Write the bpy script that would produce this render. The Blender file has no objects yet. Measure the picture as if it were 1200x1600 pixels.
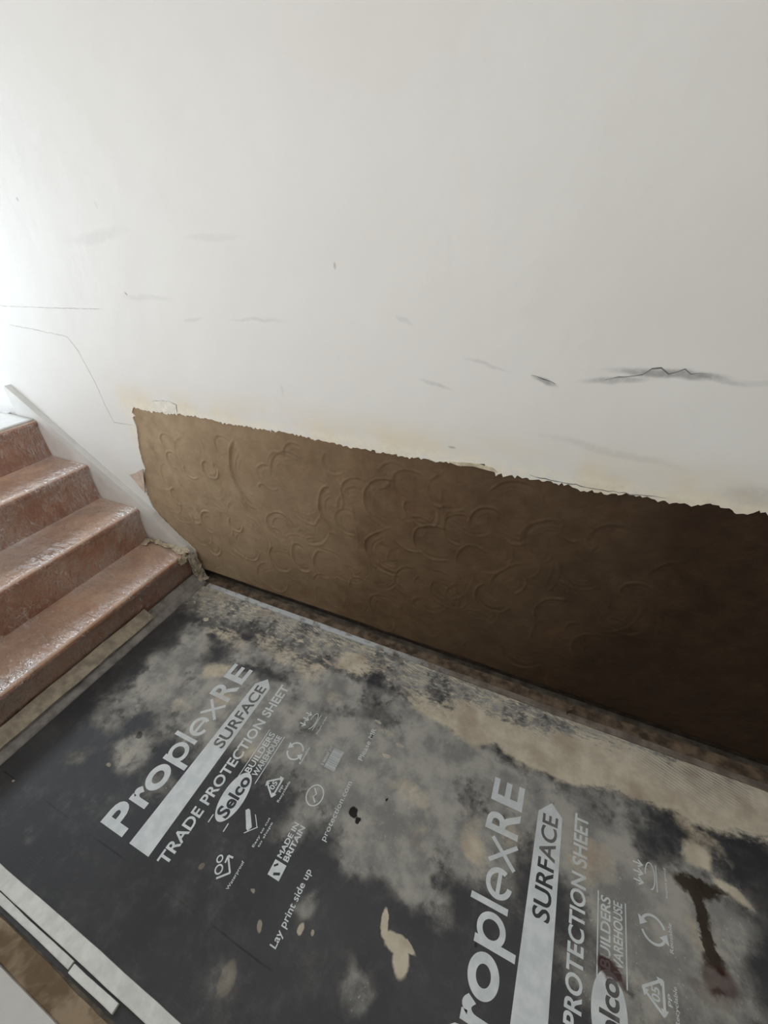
import bpy, bmesh, math, random
import numpy as np
from mathutils import Vector, Matrix
random.seed(7)
SC = bpy.context.scene
COL = SC.collection

# ------------------------------------------------------------------ camera
cam = bpy.data.cameras.new('camera'); camo = bpy.data.objects.new('camera', cam); COL.objects.link(camo)
cam.sensor_fit = 'HORIZONTAL'; cam.sensor_width = 36.0; cam.lens = 642.42 * 36.0 / 1200.0
cam.clip_start = 0.01
right = Vector((0.91114902, 0.41114743, -0.02766325))
down = Vector((0.20989281, -0.52082019, -0.82746078))
fwd = Vector((-0.35461595, 0.74813376, -0.56084169))
m = Matrix((right, -down, -fwd)).transposed().to_4x4()
m.translation = Vector((1.5405, -1.0316, 1.4382))
camo.matrix_world = m
SC.camera = camo

# ------------------------------------------------------------------ view, world, lights
SC.view_settings.view_transform = 'Standard'; SC.view_settings.look = 'None'
SC.view_settings.exposure = 0.0; SC.view_settings.gamma = 1.0; SC.view_settings.use_curve_mapping = False
world = bpy.data.worlds.new('sky'); SC.world = world; world.use_nodes = True
bg = world.node_tree.nodes['Background']; bg.inputs[0].default_value = (0.88, 0.94, 1.0, 1); bg.inputs[1].default_value = 1.1

def area(name, loc, target, sx, sy, watt, color):
    l = bpy.data.lights.new(name, 'AREA'); l.shape = 'RECTANGLE'; l.size = sx; l.size_y = sy
    l.energy = watt; l.color = color
    o = bpy.data.objects.new(name, l); COL.objects.link(o); o.location = loc
    o.rotation_euler = (Vector(target) - Vector(loc)).to_track_quat('-Z', 'Y').to_euler()
    return o
area('window_daylight', (-1.94, -0.58, 1.58), (0.0, -0.42, 1.15), 1.0, 1.30, 26, (0.76, 0.89, 1.0))
area('overhead_fill', (0.9, -0.62, 4.75), (0.9, -0.6, 0.0), 2.6, 0.9, 14, (1.0, 0.94, 0.87))  # added ambient fill from above, no known source there
area('front_fill', (0.15, -2.40, 1.35), (0.15, 0.0, 1.2), 1.35, 1.05, 20, (1.0, 0.965, 0.935))  # added fill to brighten the back wall, its window is invented

# ------------------------------------------------------------------ node helper
class NT:
    def __init__(s, name):
        s.m = bpy.data.materials.new(name); s.m.use_nodes = True
        s.t = s.m.node_tree; s.t.nodes.clear()
        s.out = s.t.nodes.new('ShaderNodeOutputMaterial')
        s.geo = s.t.nodes.new('ShaderNodeNewGeometry').outputs['Position']
    def link(s, a, inp):
        if isinstance(a, (int, float)): inp.default_value = a
        elif isinstance(a, tuple):
            inp.default_value = a if len(a) == len(inp.default_value) else (*a, 1)
        else: s.t.links.new(a, inp)
    def math(s, op, a, b=None, c=None, clamp=False):
        n = s.t.nodes.new('ShaderNodeMath'); n.operation = op; n.use_clamp = clamp
        s.link(a, n.inputs[0])
        if b is not None: s.link(b, n.inputs[1])
        if c is not None: s.link(c, n.inputs[2])
        return n.outputs[0]
    def add(s, a, b): return s.math('ADD', a, b)
    def sub(s, a, b): return s.math('SUBTRACT', a, b)
    def mul(s, a, b, clamp=False): return s.math('MULTIPLY', a, b, clamp=clamp)
    def mx(s, a, b): return s.math('MAXIMUM', a, b)
    def step(s, v, lo, hi, o0=0.0, o1=1.0, smooth=True):
        n = s.t.nodes.new('ShaderNodeMapRange'); n.interpolation_type = 'SMOOTHSTEP' if smooth else 'LINEAR'
        s.link(v, n.inputs[0]); n.inputs[1].default_value = lo; n.inputs[2].default_value = hi
        n.inputs[3].default_value = o0; n.inputs[4].default_value = o1
        return n.outputs[0]
    def noise(s, scale, detail=4, rough=0.55, vec=None, dist=0.0, color=False):
        n = s.t.nodes.new('ShaderNodeTexNoise'); s.link(vec if vec is not None else s.geo, n.inputs['Vector'])
        n.inputs['Scale'].default_value = scale; n.inputs['Detail'].default_value = detail
        n.inputs['Roughness'].default_value = rough; n.inputs['Distortion'].default_value = dist
        return n.outputs['Color' if color else 'Fac']
    def mapping(s, vec, loc=(0, 0, 0), rot=(0, 0, 0), scale=(1, 1, 1), kind='POINT'):
        n = s.t.nodes.new('ShaderNodeMapping'); n.vector_type = kind; s.link(vec, n.inputs[0])
        n.inputs[1].default_value = loc; n.inputs[2].default_value = rot; n.inputs[3].default_value = scale
        return n.outputs[0]
    def warp(s, vec, scale, amt, detail=3):
        c = s.noise(scale, detail, 0.6, vec, color=True)
        n = s.t.nodes.new('ShaderNodeVectorMath'); n.operation = 'SUBTRACT'; s.link(c, n.inputs[0]); n.inputs[1].default_value = (.5, .5, .5)
        k = s.t.nodes.new('ShaderNodeVectorMath'); k.operation = 'SCALE'; s.link(n.outputs[0], k.inputs[0]); k.inputs['Scale'].default_value = amt
        a = s.t.nodes.new('ShaderNodeVectorMath'); a.operation = 'ADD'; s.link(vec, a.inputs[0]); s.link(k.outputs[0], a.inputs[1])
        return a.outputs[0]
    def sep(s, vec):
        n = s.t.nodes.new('ShaderNodeSeparateXYZ'); s.link(vec, n.inputs[0]); return n.outputs
    def blobs(s, vec, lst, plane='XY', edge=(1.25, 0.35)):
        """sum of soft elliptical stains (a, b, ra, rb, rotation, strength) lying in a world plane"""
        tot = None
        for (a, b, ra, rb, rot, st) in lst:
            if plane == 'XY':
                v = s.mapping(vec, (a, b, 0), (0, 0, rot), (ra, rb, 1e6), 'TEXTURE')
            else:
                v = s.mapping(vec, (a, 0, b), (0, -rot, 0), (ra, 1e6, rb), 'TEXTURE')
            n = s.t.nodes.new('ShaderNodeVectorMath'); n.operation = 'LENGTH'; s.link(v, n.inputs[0])
            f = s.step(n.outputs['Value'], edge[0], edge[1], 0.0, st)
            tot = f if tot is None else s.add(tot, f)
        return tot
    def mix(s, f, a, b):
        n = s.t.nodes.new('ShaderNodeMix'); n.data_type = 'RGBA'; s.link(f, n.inputs[0])
        s.link(a, n.inputs[6]); s.link(b, n.inputs[7]); return n.outputs[2]
    def bump(s, h, strength=0.3, dist=0.01):
        n = s.t.nodes.new('ShaderNodeBump'); s.link(h, n.inputs['Height'])
        n.inputs['Strength'].default_value = strength; n.inputs['Distance'].default_value = dist
        return n.outputs[0]
    def bsdf(s, col, rough=0.6, normal=None, spec=0.5, **kw):
        n = s.t.nodes.new('ShaderNodeBsdfPrincipled'); s.link(col, n.inputs['Base Color']); s.link(rough, n.inputs['Roughness'])
        s.link(spec, n.inputs['Specular IOR Level'])
        if normal is not None: s.link(normal, n.inputs['Normal'])
        for k, v in kw.items(): s.link(v, n.inputs[k.replace('_', ' ')])
        return n.outputs[0]
    def finish(s, sh): s.t.links.new(sh, s.out.inputs[0]); return s.m

def plain(name, col, rough=0.6, var=0.15, scale=20, bump=0.2):
    n = NT(name); v = n.noise(scale, 5, 0.6)
    c2 = tuple(max(0, c * (1 - 2 * var)) for c in col); c3 = tuple(min(1, c * (1 + var)) for c in col)
    return n.finish(n.bsdf(n.mix(n.step(v, 0.3, 0.7), c2, c3), rough, n.bump(n.noise(scale * 4, 4), bump, 0.004)))

# ------------------------------------------------------------------ materials
# --- white wall paint: stains, smears and a cream band along the broken edge
n = NT('white_wall_paint')
wv = n.warp(n.geo, 9, 0.03); X, Y, Z = n.sep(wv)
base = n.mix(n.step(n.noise(1.6, 3), 0.35, 0.7), (0.80, 0.785, 0.755), (0.83, 0.82, 0.795))
base = n.mix(n.mul(n.step(n.noise(2.3, 2, vec=n.mapping(n.geo, (3, 1, 7))), 0.58, 0.72), 0.35), base, (0.83, 0.765, 0.755))
low = n.step(Z, 1.03, 0.90)
cream = n.mul(low, n.step(n.noise(5, 4), 0.30, 0.62))
gate = n.step(X, -0.16, -0.03)
cream = n.mul(cream, gate)
base = n.mix(n.mul(cream, 0.85), base, (0.80, 0.70, 0.52))
band = n.mul(n.mul(n.step(Z, 0.935, 0.905), gate), n.step(n.noise(40, 4), 0.35, 0.6))
base = n.mix(n.mul(band, 0.7), base, (0.88, 0.83, 0.70))
smear = n.blobs(wv, [(1.476, 1.144, 0.03, 0.007, -0.35, 0.55), (1.711, 1.180, 0.11, 0.01, 0.02, 0.6), (1.620, 1.158, 0.07, 0.008, 0.12, 0.4), (1.800, 1.180, 0.06, 0.007, -0.2, 0.2), (0.661, 1.240, 0.1, 0.006, 0, 0.14), (0.407, 1.230, 0.05, 0.006, 0.1, 0.11), (1.122, 1.259, 0.03, 0.006, -0.3, 0.15), (0.095, 1.454, 0.15, 0.018, 0.1, 0.1), (0.559, 1.441, 0.1, 0.01, 0, 0.08), (0.238, 1.289, 0.12, 0.01, 0, 0.1), (1.649, 0.992, 0.18, 0.012, -0.12, 0.12), (1.212, 1.109, 0.05, 0.006, -0.2, 0.2), (1.339, 1.168, 0.06, 0.005, -0.2, 0.16), (1.865, 1.174, 0.05, 0.008, 0, 0.12), (0.710, 1.039, 0.006, 0.02, 0, 0.12), (1.957, 0.937, 0.06, 0.03, 0, 0.2)], 'XZ')
base = n.mix(n.mul(smear, n.step(n.noise(60, 4), 0.25, 0.6, 0.55, 1.1), clamp=True), base, (0.22, 0.21, 0.22))
spot = n.blobs(n.geo, [(0.144, 1.298, 0.007, 0.004, -0.7, 0.6), (-0.219, 1.562, 0.006, 0.006, 0, 0.4), (0.939, 1.375, 0.004, 0.009, 0, 0.45), (0.144, 1.532, 0.008, 0.012, 0, 0.1), (1.268, 0.938, 0.012, 0.004, 0, 0.5)], 'XZ')
base = n.mix(n.math('MINIMUM', spot, 1.0), base, (0.25, 0.23, 0.2))
bmp = n.add(n.mul(n.noise(7, 4), 1.0), n.mul(n.noise(90, 3), 0.06))
M_WALL = n.finish(n.bsdf(base, 0.55, n.bump(bmp, 0.18, 0.02), 0.35))

# --- damp cement render: pale and dry at the left, dark and wet at the right
n = NT('cement_render')
X, Y, Z = n.sep(n.warp(n.geo, 3, 0.25))
wet = n.add(n.step(X, 0.15, 1.9, smooth=False), n.mul(n.sub(n.noise(3.5, 4), 0.5), 0.35))
wet = n.add(wet, n.step(Z, 0.5, 0.02, 0, 0.12))
dry = n.mix(n.step(n.noise(14, 5), 0.3, 0.7), (0.36, 0.26, 0.165), (0.45, 0.335, 0.22))
mid = n.mix(n.step(n.noise(18, 5), 0.3, 0.7), (0.155, 0.098, 0.056), (0.205, 0.135, 0.078))
drk = n.mix(n.step(n.noise(16, 5), 0.3, 0.7), (0.034, 0.019, 0.011), (0.048, 0.029, 0.017))
col = n.mix(n.step(wet, 0.0, 0.52, smooth=False), dry, mid)
col = n.mix(n.step(wet, 0.45, 1.0, smooth=False), col, drk)
col = n.mix(n.mul(n.step(n.noise(5, 5, 0.7), 0.56, 0.75), 0.45), col, (0.15, 0.075, 0.04))
bmp = n.add(n.mul(n.noise(35, 6, 0.65), 0.5), n.mul(n.noise(220, 3), 0.12))
M_REND = n.finish(n.bsdf(col, n.step(wet, 0.2, 1.0, 0.75, 0.6), n.bump(bmp, 0.35, 0.006), 0.18))

M_BRICK = plain('dark_masonry', (0.05, 0.035, 0.025), 0.9, 0.3, 30, 0.6)

# --- plaster dust lying on the floor: shared by the sheet and its print
GREY_DUST = [(0.519, -0.481, 0.22, 0.15, 0, 0.55), (0.289, -0.580, 0.14, 0.1, 0, 0.45), (0.432, -0.752, 0.1, 0.06, 0, 0.6), (0.649, -0.586, 0.12, 0.08, 0, 0.5), (0.954, -0.478, 0.22, 0.14, 0, 0.55), (1.241, -0.465, 0.25, 0.16, 0, 0.75), (1.374, -0.578, 0.2, 0.12, 0, 0.8), (1.484, -0.420, 0.2, 0.15, 0, 0.45), (1.265, -0.692, 0.1, 0.07, 0, 0.65), (1.098, -0.627, 0.12, 0.1, 0, 0.45), (0.268, -0.846, 0.06, 0.05, 0, 0.3), (1.421, -0.698, 0.1, 0.06, 0, 0.55), (1.593, -0.548, 0.12, 0.1, 0, 0.4), (1.901, -0.486, 0.16, 0.13, 0, 0.5), (1.987, -0.540, 0.16, 0.12, 0, 0.5), (2.088, -0.483, 0.1, 0.1, 0, 0.45), (2.154, -0.401, 0.12, 0.1, 0, 0.45), (1.940, -0.685, 0.2, 0.1, 0, 0.45), (2.146, -0.528, 0.1, 0.1, 0, 0.35), (1.056, -0.735, 0.07, 0.06, 0, 0.3), (1.086, -1.035, 0.05, 0.05, 0, 0.25), (1.530, -0.705, 0.05, 0.05, 0, 0.35), (0.611, -0.802, 0.06, 0.05, 0, 0.35), (0.781, -0.504, 0.12, 0.1, 0, 0.4), (1.379, -0.915, 0.05, 0.05, 0, 0.45), (1.198, -0.852, 0.03, 0.03, 0, 0.4), (1.777, -0.330, 0.3, 0.1, 0, 0.4), (2.152, -0.629, 0.12, 0.1, 0, 0.25), (0.290, -0.353, 0.1, 0.08, 0, 0.4), (0.696, -0.433, 0.14, 0.1, 0, 0.5), (0.838, -0.344, 0.12, 0.08, 0, 0.5), (1.819, -0.432, 0.2, 0.1, 0, 0.4), (0.504, -0.624, 0.14, 0.1, 0, 0.4), (0.265, -0.467, 0.13, 0.1, 0, 0.55), (0.238, -0.302, 0.08, 0.06, 0, 0.4), (0.244, -0.683, 0.1, 0.08, 0, 0.4), (0.516, -0.292, 0.14, 0.07, 0, 0.45), (0.950, -0.295, 0.14, 0.08, 0, 0.5), (1.052, -0.280, 0.12, 0.07, 0, 0.35), (0.693, -0.267, 0.12, 0.05, 0, 0.35), (0.635, -0.663, 0.1, 0.07, 0, 0.3), (1.255, -0.273, 0.12, 0.06, 0, 0.35), (0.895, -0.616, 0.1, 0.08, 0, 0.25), (1.147, -0.463, 0.15, 0.1, 0, 0.25), (1.407, -0.304, 0.2, 0.1, 0, 0.5), (1.666, -0.340, 0.14, 0.08, 0, 0.4), (0.359, -1.025, 0.04, 0.03, 0, 0.2)]
TAN_DUST = [(1.512, -0.187, 0.16, 0.06, -0.15, 0.85), (1.706, -0.197, 0.2, 0.07, 0, 1.0), (1.900, -0.178, 0.2, 0.09, 0, 1.1), (2.094, -0.172, 0.2, 0.1, 0, 1.1), (2.293, -0.130, 0.2, 0.08, 0, 1.1), (1.332, -0.214, 0.14, 0.05, 0, 0.6), (0.989, -0.157, 0.12, 0.05, 0, 0.7), (0.774, -0.249, 0.14, 0.045, -0.3, 0.42), (0.595, -0.224, 0.12, 0.05, -0.3, 0.36), (0.420, -0.262, 0.1, 0.05, -0.3, 0.36), (0.304, -0.255, 0.07, 0.03, 0, 0.4), (0.854, -0.231, 0.05, 0.02, -0.3, 0.5), (0.516, -0.407, 0.09, 0.05, 0, 0.28), (0.602, -0.502, 0.06, 0.04, 0.3, 0.55), (0.458, -0.416, 0.06, 0.05, 0, 0.45), (1.351, -0.517, 0.09, 0.05, 0, 0.45), (1.408, -0.613, 0.06, 0.04, 0, 0.35), (1.456, -0.236, 0.09, 0.06, 0, 0.75), (1.548, -0.551, 0.05, 0.035, 0, 0.7), (1.650, -0.474, 0.05, 0.05, 0, 0.4), (1.853, -0.463, 0.09, 0.07, 0, 0.55), (1.541, -0.487, 0.05, 0.05, 0, 0.45), (0.797, -0.593, 0.05, 0.04, 0, 0.35), (0.421, -0.768, 0.045, 0.03, 0, 0.4), (2.121, -0.337, 0.05, 0.03, 0, 0.9), (2.199, -0.381, 0.05, 0.022, -0.3, 0.9), (2.156, -0.299, 0.1, 0.03, -0.3, 0.4), (2.118, -0.506, 0.03, 0.06, 0.2, 0.5), (0.466, -0.588, 0.08, 0.04, 0, 0.45), (1.199, -0.371, 0.05, 0.02, 0, 0.5), (0.964, -0.318, 0.06, 0.03, 0, 0.4)]
def dust(n):
    wv = n.warp(n.warp(n.geo, 4.5, 0.16, 4), 22, 0.03, 4); X, Y, Z = n.sep(wv)
    cl = n.noise(7, 7, 0.62); fine = n.noise(38, 6, 0.7)
    at = n.t.nodes.new('ShaderNodeAttribute'); at.attribute_name = 'dust_cover'
    ch = n.sep(at.outputs['Vector']); grey, tan = ch[0], ch[1]
    # crisp dribbles of spilt plaster
    nv = n.warp(n.geo, 30, 0.015, 3)
    drop = n.blobs(nv, [(1.392, -0.795, 0.01, 0.028, 0.3, 1.0), (1.426, -0.817, 0.026, 0.018, 0, 1.0), (1.454, -0.837, 0.02, 0.032, 0.3, 1.0), (1.457, -0.808, 0.028, 0.008, -0.3, 1.0), (1.233, -0.426, 0.014, 0.006, 0, 0.8), (1.262, -0.379, 0.016, 0.006, 0, 0.5), (1.204, -0.891, 0.007, 0.012, 0, 0.8), (1.235, -0.885, 0.005, 0.005, 0, 0.7), (1.105, -0.929, 0.006, 0.012, 0.5, 0.6), (0.881, -0.898, 0.008, 0.008, 0, 0.3), (0.397, -0.823, 0.01, 0.006, 0, 0.5), (0.155, -0.981, 0.006, 0.004, 0, 0.6), (1.046, -0.882, 0.006, 0.004, 0, 0.6), (1.158, -0.335, 0.014, 0.005, 0, 0.6), (1.093, -1.032, 0.02, 0.03, 0.2, 0.25), (0.867, -0.193, 0.03, 0.006, -0.2, 0.8), (0.236, -0.216, 0.014, 0.01, 0, 0.8)], edge=(1.15, .8))
    near = n.step(Y, -0.34, -0.10)
    farr = n.step(Y, -0.20, -0.06)
    mid = n.noise(19, 6, 0.7, n.warp(n.geo, 12, .05))
    g = n.add(n.add(n.add(grey, 0.04), n.mul(n.sub(cl, 0.5), 1.7)), n.add(n.mul(n.sub(fine, 0.5), 0.8), n.mul(n.sub(mid, 0.5), 1.4)))
    gate = n.step(n.add(grey, n.mul(near, 0.5)), 0.02, 0.55, 0.12, 1.0)
    g = n.mul(n.step(n.add(n.mul(g, 1.3), n.mul(near, 0.55)), -0.15, 0.85), gate)
    # diagonal drag marks by the wall
    st = n.noise(1, 3, 0.6, n.mapping(n.warp(n.geo, 6, 0.03), (0, 0, 0), (0, 0, -0.36), (9, 95, 1)))
    st2 = n.noise(1, 5, 0.7, n.mapping(n.warp(n.geo, 10, 0.05), (0, 0, 0), (0, 0, 0.15), (26, 70, 1)))
    t = n.add(n.add(tan, n.mul(n.sub(cl, 0.5), 1.1)), n.mul(n.mul(n.sub(st2, 0.5), 3.4), near))
    t = n.add(t, n.mul(n.mul(n.sub(st, 0.5), 2.2), farr))
    t = n.step(n.add(n.add(t, n.add(n.mul(near, 0.20), n.mul(farr, 0.22))), n.mul(n.sub(fine, 0.5), 0.8)), 0.18, 0.80)
    px, py, pz = n.sep(n.warp(n.geo, 5, 0.018))
    lines = n.math('SINE', n.mul(n.add(n.mul(px, 0.357), n.mul(py, 0.934)), 2 * math.pi / 0.0095))
    lm = n.mul(n.step(n.noise(5, 3), 0.42, 0.58), farr)
    t = n.mul(t, n.add(1.0, n.mul(n.mul(lm, n.step(lines, -0.2, 0.6)), -0.75)))
    t = n.mx(t, n.math('MINIMUM', drop, 1.0))
    hole = n.blobs(n.warp(n.geo, 45, 0.02, 2), [(1.208, -0.616, 0.016, 0.014, 0, 1.0), (1.229, -0.627, 0.008, 0.01, 0, 1.0), (1.287, -0.543, 0.004, 0.004, 0, 1.0), (0.408, -0.712, 0.014, 0.01, 0, 0.7), (0.501, -0.724, 0.01, 0.009, 0, 0.5), (1.611, -0.739, 0.006, 0.006, 0, 0.9), (0.263, -0.748, 0.008, 0.006, 0, 0.4), (1.141, -0.796, 0.0, 0.0, 0, 0.0)], edge=(1.1, .8))
    brown = n.blobs(n.warp(n.geo, 28, 0.05, 4), [(2.105, -0.402, 0.055, 0.022, 0, 1.2), (2.145, -0.389, 0.04, 0.012, 0, 0.9), (2.113, -0.446, 0.016, 0.05, 0.25, 1.2), (2.118, -0.506, 0.011, 0.06, 0.3, 1.2), (2.125, -0.543, 0.03, 0.02, 0, 1.0)], edge=(1.2, .6))
    red = n.blobs(n.warp(n.geo, 28, 0.04, 4), [(1.901, -0.651, 0.03, 0.018, 0, 1.2), (1.925, -0.665, 0.02, 0.008, -0.5, 0.7), (2.133, -0.573, 0.045, 0.03, 0, 0.8), (2.110, -0.604, 0.05, 0.018, 0, 0.4), (2.162, -0.031, 0.0, 0.0, 0, 0.0)], edge=(1.2, .6))
    sp = n.step(n.noise(120, 2, 0.6), 0.66, 0.72)
    t = n.mx(t, n.mul(n.mul(sp, 0.55), n.step(g, 0.15, 0.5)))
    return g, t, hole, brown, red, fine
def dusty(n, base, gmax=0.9, tmax=0.96):
    g, t, hole, brown, red, fine = dust(n)
    gc = n.mix(n.step(n.noise(11, 5, 0.6), 0.35, 0.65), (0.29, 0.288, 0.275), (0.52, 0.50, 0.455))
    tc = n.mix(n.step(n.noise(16, 5, 0.65), 0.3, 0.7), (0.58, 0.51, 0.395), (0.76, 0.685, 0.555))
    tc = n.mix(n.mul(n.step(n.noise(6, 4), 0.5, 0.68), 0.5), tc, (0.36, 0.25, 0.175))
    c = n.mix(n.mul(g, gmax), base, gc)
    c = n.mix(n.mul(t, tmax), c, tc)
    c = n.mix(n.math('MINIMUM', n.mul(brown, 0.85), 0.92), c, (0.035, 0.023, 0.012))
    c = n.mix(n.math('MINIMUM', n.mul(red, 0.85), 0.9), c, (0.06, 0.022, 0.02))
    c = n.mix(n.math('MINIMUM', hole, 0.95), c, (0.012, 0.012, 0.012))
    return c, n.mx(g, t), fine, t
# --- corrugated charcoal protection sheet
n = NT('charcoal_sheet_plastic')
base = n.mix(n.step(n.noise(2.2, 4), 0.35, 0.7), (0.040, 0.040, 0.045), (0.058, 0.058, 0.063))
# faint scuffs and the long crease across the sheet
X, Y, Z = n.sep(n.warp(n.geo, 3, 0.012))
cr = n.mul(n.step(n.math('ABSOLUTE', n.add(Y, 0.977)), 0.0030, 0.0008), n.step(n.noise(6, 2), 0.45, 0.6))
cr2 = n.mul(n.step(n.math('ABSOLUTE', n.add(Y, 0.690)), 0.0035, 0.001), n.mul(n.step(X, 1.15, 1.2), n.step(X, 1.55, 1.45)))
base = n.mix(n.mul(n.mx(cr, cr2), 0.8), base, (0.012, 0.012, 0.014))
c, d, fine, t = dusty(n, base)
flute = n.math('SINE', n.mul(n.sep(n.geo)[1], 2 * math.pi / 0.0065))
h = n.add(n.mul(flute, 0.02), n.add(n.mul(t, 0.8), n.mul(fine, 0.35)))
M_SHEET = n.finish(n.bsdf(c, n.step(d, 0.0, 0.6, 0.42, 0.85), n.bump(h, 0.35, 0.003), n.step(d, 0, .6, .3, .10)))
n = NT('pale_print_ink')
base = n.mix(n.step(n.noise(30, 4), 0.35, 0.65), (0.72, 0.77, 0.80), (0.84, 0.88, 0.90))
c, d, fine, t = dusty(n, base, 0.22, 0.42)
M_INK = n.finish(n.bsdf(c, 0.55, None, 0.3))
n = NT('dark_lettering')
c, d, fine, t = dusty(n, (0.05, 0.053, 0.06), 0.35, 0.55)
M_DARKINK = n.finish(n.bsdf(c, 0.6, None, 0.3))
M_FLOOR = plain('screed', (0.16, 0.13, 0.10), 0.9, 0.3, 15, 0.5)

# --- reddish brown stair covering
n = NT('reddish_brown_stair_cover')
v = n.noise(5, 5, 0.6); w = n.noise(1, 5, 0.65, n.mapping(n.warp(n.geo, 3, .1), rot=(0, 0, 0.9), scale=(4, 22, 8)))
c = n.mix(n.step(v, 0.3, 0.7), (0.27, 0.105, 0.055), (0.38, 0.165, 0.092))
c = n.mix(n.mul(n.step(w, 0.5, 0.72), 0.45), c, (0.58, 0.34, 0.22))
c = n.mix(n.mul(n.step(n.noise(9, 4), 0.55, 0.75), 0.5), c, (0.20, 0.075, 0.04))
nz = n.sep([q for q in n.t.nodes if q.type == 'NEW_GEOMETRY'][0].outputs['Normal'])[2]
tread_light = n.mul(n.step(nz, 0.5, 0.95), n.step(n.noise(6, 5, 0.65), 0.25, 0.75, 0.35, 0.80))  # treads painted lighter than risers, imitates light falling on them
c = n.mix(tread_light, c, (0.93, 0.67, 0.50))
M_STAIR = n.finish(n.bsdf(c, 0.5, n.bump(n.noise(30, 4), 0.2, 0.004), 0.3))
# --- clear plastic film with creases, their highlights painted as pale streaks
n = NT('clear_plastic_film')
tr = n.t.nodes.new('ShaderNodeBsdfTransparent'); tr.inputs[0].default_value = (0.97, 0.95, 0.93, 1)
k1 = n.noise(1, 4, 0.6, n.mapping(n.warp(n.geo, 5, .06), rot=(0.0, 0, 0.55), scale=(7, 60, 20)))
k2 = n.noise(1, 4, 0.6, n.mapping(n.warp(n.geo, 6, .08), rot=(0.3, 0, -0.5), scale=(8, 50, 26)))
k = n.mx(n.step(k1, 0.58, 0.75), n.mul(n.step(k2, 0.60, 0.75), 0.8))
def crease(sc, rot, scl, w):
    q = n.noise(1, 2, 0.5, n.mapping(n.warp(n.geo, 7, .05), rot=rot, scale=scl)); return n.step(n.math('ABSOLUTE', n.sub(q, 0.5)), w, w * .25)
ln = n.mx(crease(1, (0, 0, .5), (6, 26, 12), .010), crease(1, (.4, 0, -.4), (5, 22, 14), .009))
ln = n.mx(ln, n.mul(crease(1, (0, .3, 1.1), (9, 30, 20), .012), .7))
ln = n.mul(ln, n.step(n.noise(8, 3), 0.32, 0.55))
k = n.mx(k, n.mul(ln, 0.75))
hz = n.step(n.noise(3.5, 4, 0.6), 0.35, 0.75)
nrm = n.bump(n.add(n.add(k1, k2), n.mul(n.noise(40, 4), 0.2)), 0.8, 0.014)
gl = n.bsdf((0.93, 0.83, 0.76), 0.22, nrm, 0.9)
f = n.add(n.mul(k, 0.5), n.mul(hz, 0.16)); f = n.add(f, 0.03)
mxs = n.t.nodes.new('ShaderNodeMixShader'); n.link(f, mxs.inputs[0]); n.link(tr.outputs[0], mxs.inputs[1]); n.link(gl, mxs.inputs[2])
fr = n.t.nodes.new('ShaderNodeFresnel'); fr.inputs['IOR'].default_value = 1.5; n.link(nrm, fr.inputs['Normal'])
gs = n.t.nodes.new('ShaderNodeBsdfGlossy'); gs.inputs['Roughness'].default_value = 0.16; n.link(nrm, gs.inputs['Normal'])
mx2 = n.t.nodes.new('ShaderNodeMixShader'); n.link(n.mul(n.mul(fr.outputs[0], 0.5), n.step(n.noise(4, 4), 0.3, 0.7, 0.3, 1.3)), mx2.inputs[0]); n.link(mxs.outputs[0], mx2.inputs[1]); n.link(gs.outputs[0], mx2.inputs[2])
M_FILM = n.finish(mx2.outputs[0])

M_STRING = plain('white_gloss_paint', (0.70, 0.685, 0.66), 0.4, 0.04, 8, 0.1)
M_PAINTED = plain('chipped_white_paint', (0.84, 0.84, 0.815), 0.45, 0.07, 25, 0.3)
M_TAPE = plain('dusty_masking_tape', (0.42, 0.36, 0.28), 0.7, 0.18, 25, 0.5)
M_PAPER = plain('torn_lining_paper', (0.62, 0.54, 0.40), 0.75, 0.16, 30, 0.5)
M_CREAM = plain('cream_filler', (0.84, 0.80, 0.70), 0.7, 0.05, 40, 0.3)
M_BEAD = plain('dusty_grey_bead', (0.26, 0.24, 0.225), 0.6, 0.22, 18, 0.4)
M_OLDWOOD = plain('dirty_brown_timber', (0.16, 0.11, 0.07), 0.8, 0.35, 25, 0.7)
M_CRACK = plain('hairline_crack', (0.20, 0.19, 0.20), 0.9, 0.2, 60, 0.2)
M_CRACK2 = plain('faint_hairline_crack', (0.40, 0.38, 0.38), 0.9, 0.2, 60, 0.2)
M_PEEL = plain('peeling_pinkish_skim', (0.66, 0.53, 0.44), 0.8, 0.1, 40, 0.3)
n = NT('mottled_board')
v = n.noise(9, 4, 0.55, n.warp(n.geo, 5, .2)); c = n.mix(n.step(v, 0.42, 0.6), (0.17, 0.115, 0.065), (0.36, 0.27, 0.18))
c = n.mix(n.mul(n.step(n.noise(28, 4), 0.55, 0.7), 0.5), c, (0.11, 0.07, 0.04))
M_BOARD = n.finish(n.bsdf(c, 0.6, n.bump(n.noise(30, 5), 0.3, 0.004), 0.3))
n = NT('white_strip_tape')
X, Y, Z = n.sep(n.warp(n.geo, 12, 0.04))
dd = n.math('ADD', n.step(X, 0.9, 1.45), n.mul(n.step(n.noise(26, 5), 0.48, 0.66), 0.7), clamp=True)
c = n.mix(dd, (0.60, 0.62, 0.63), n.mix(n.step(n.noise(20, 4), .35, .65), (0.15, 0.12, 0.10), (0.27, 0.23, 0.19)))
M_WSTRIP = n.finish(n.bsdf(c, 0.6, n.bump(n.noise(50, 4), 0.3, 0.003), 0.3))

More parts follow.
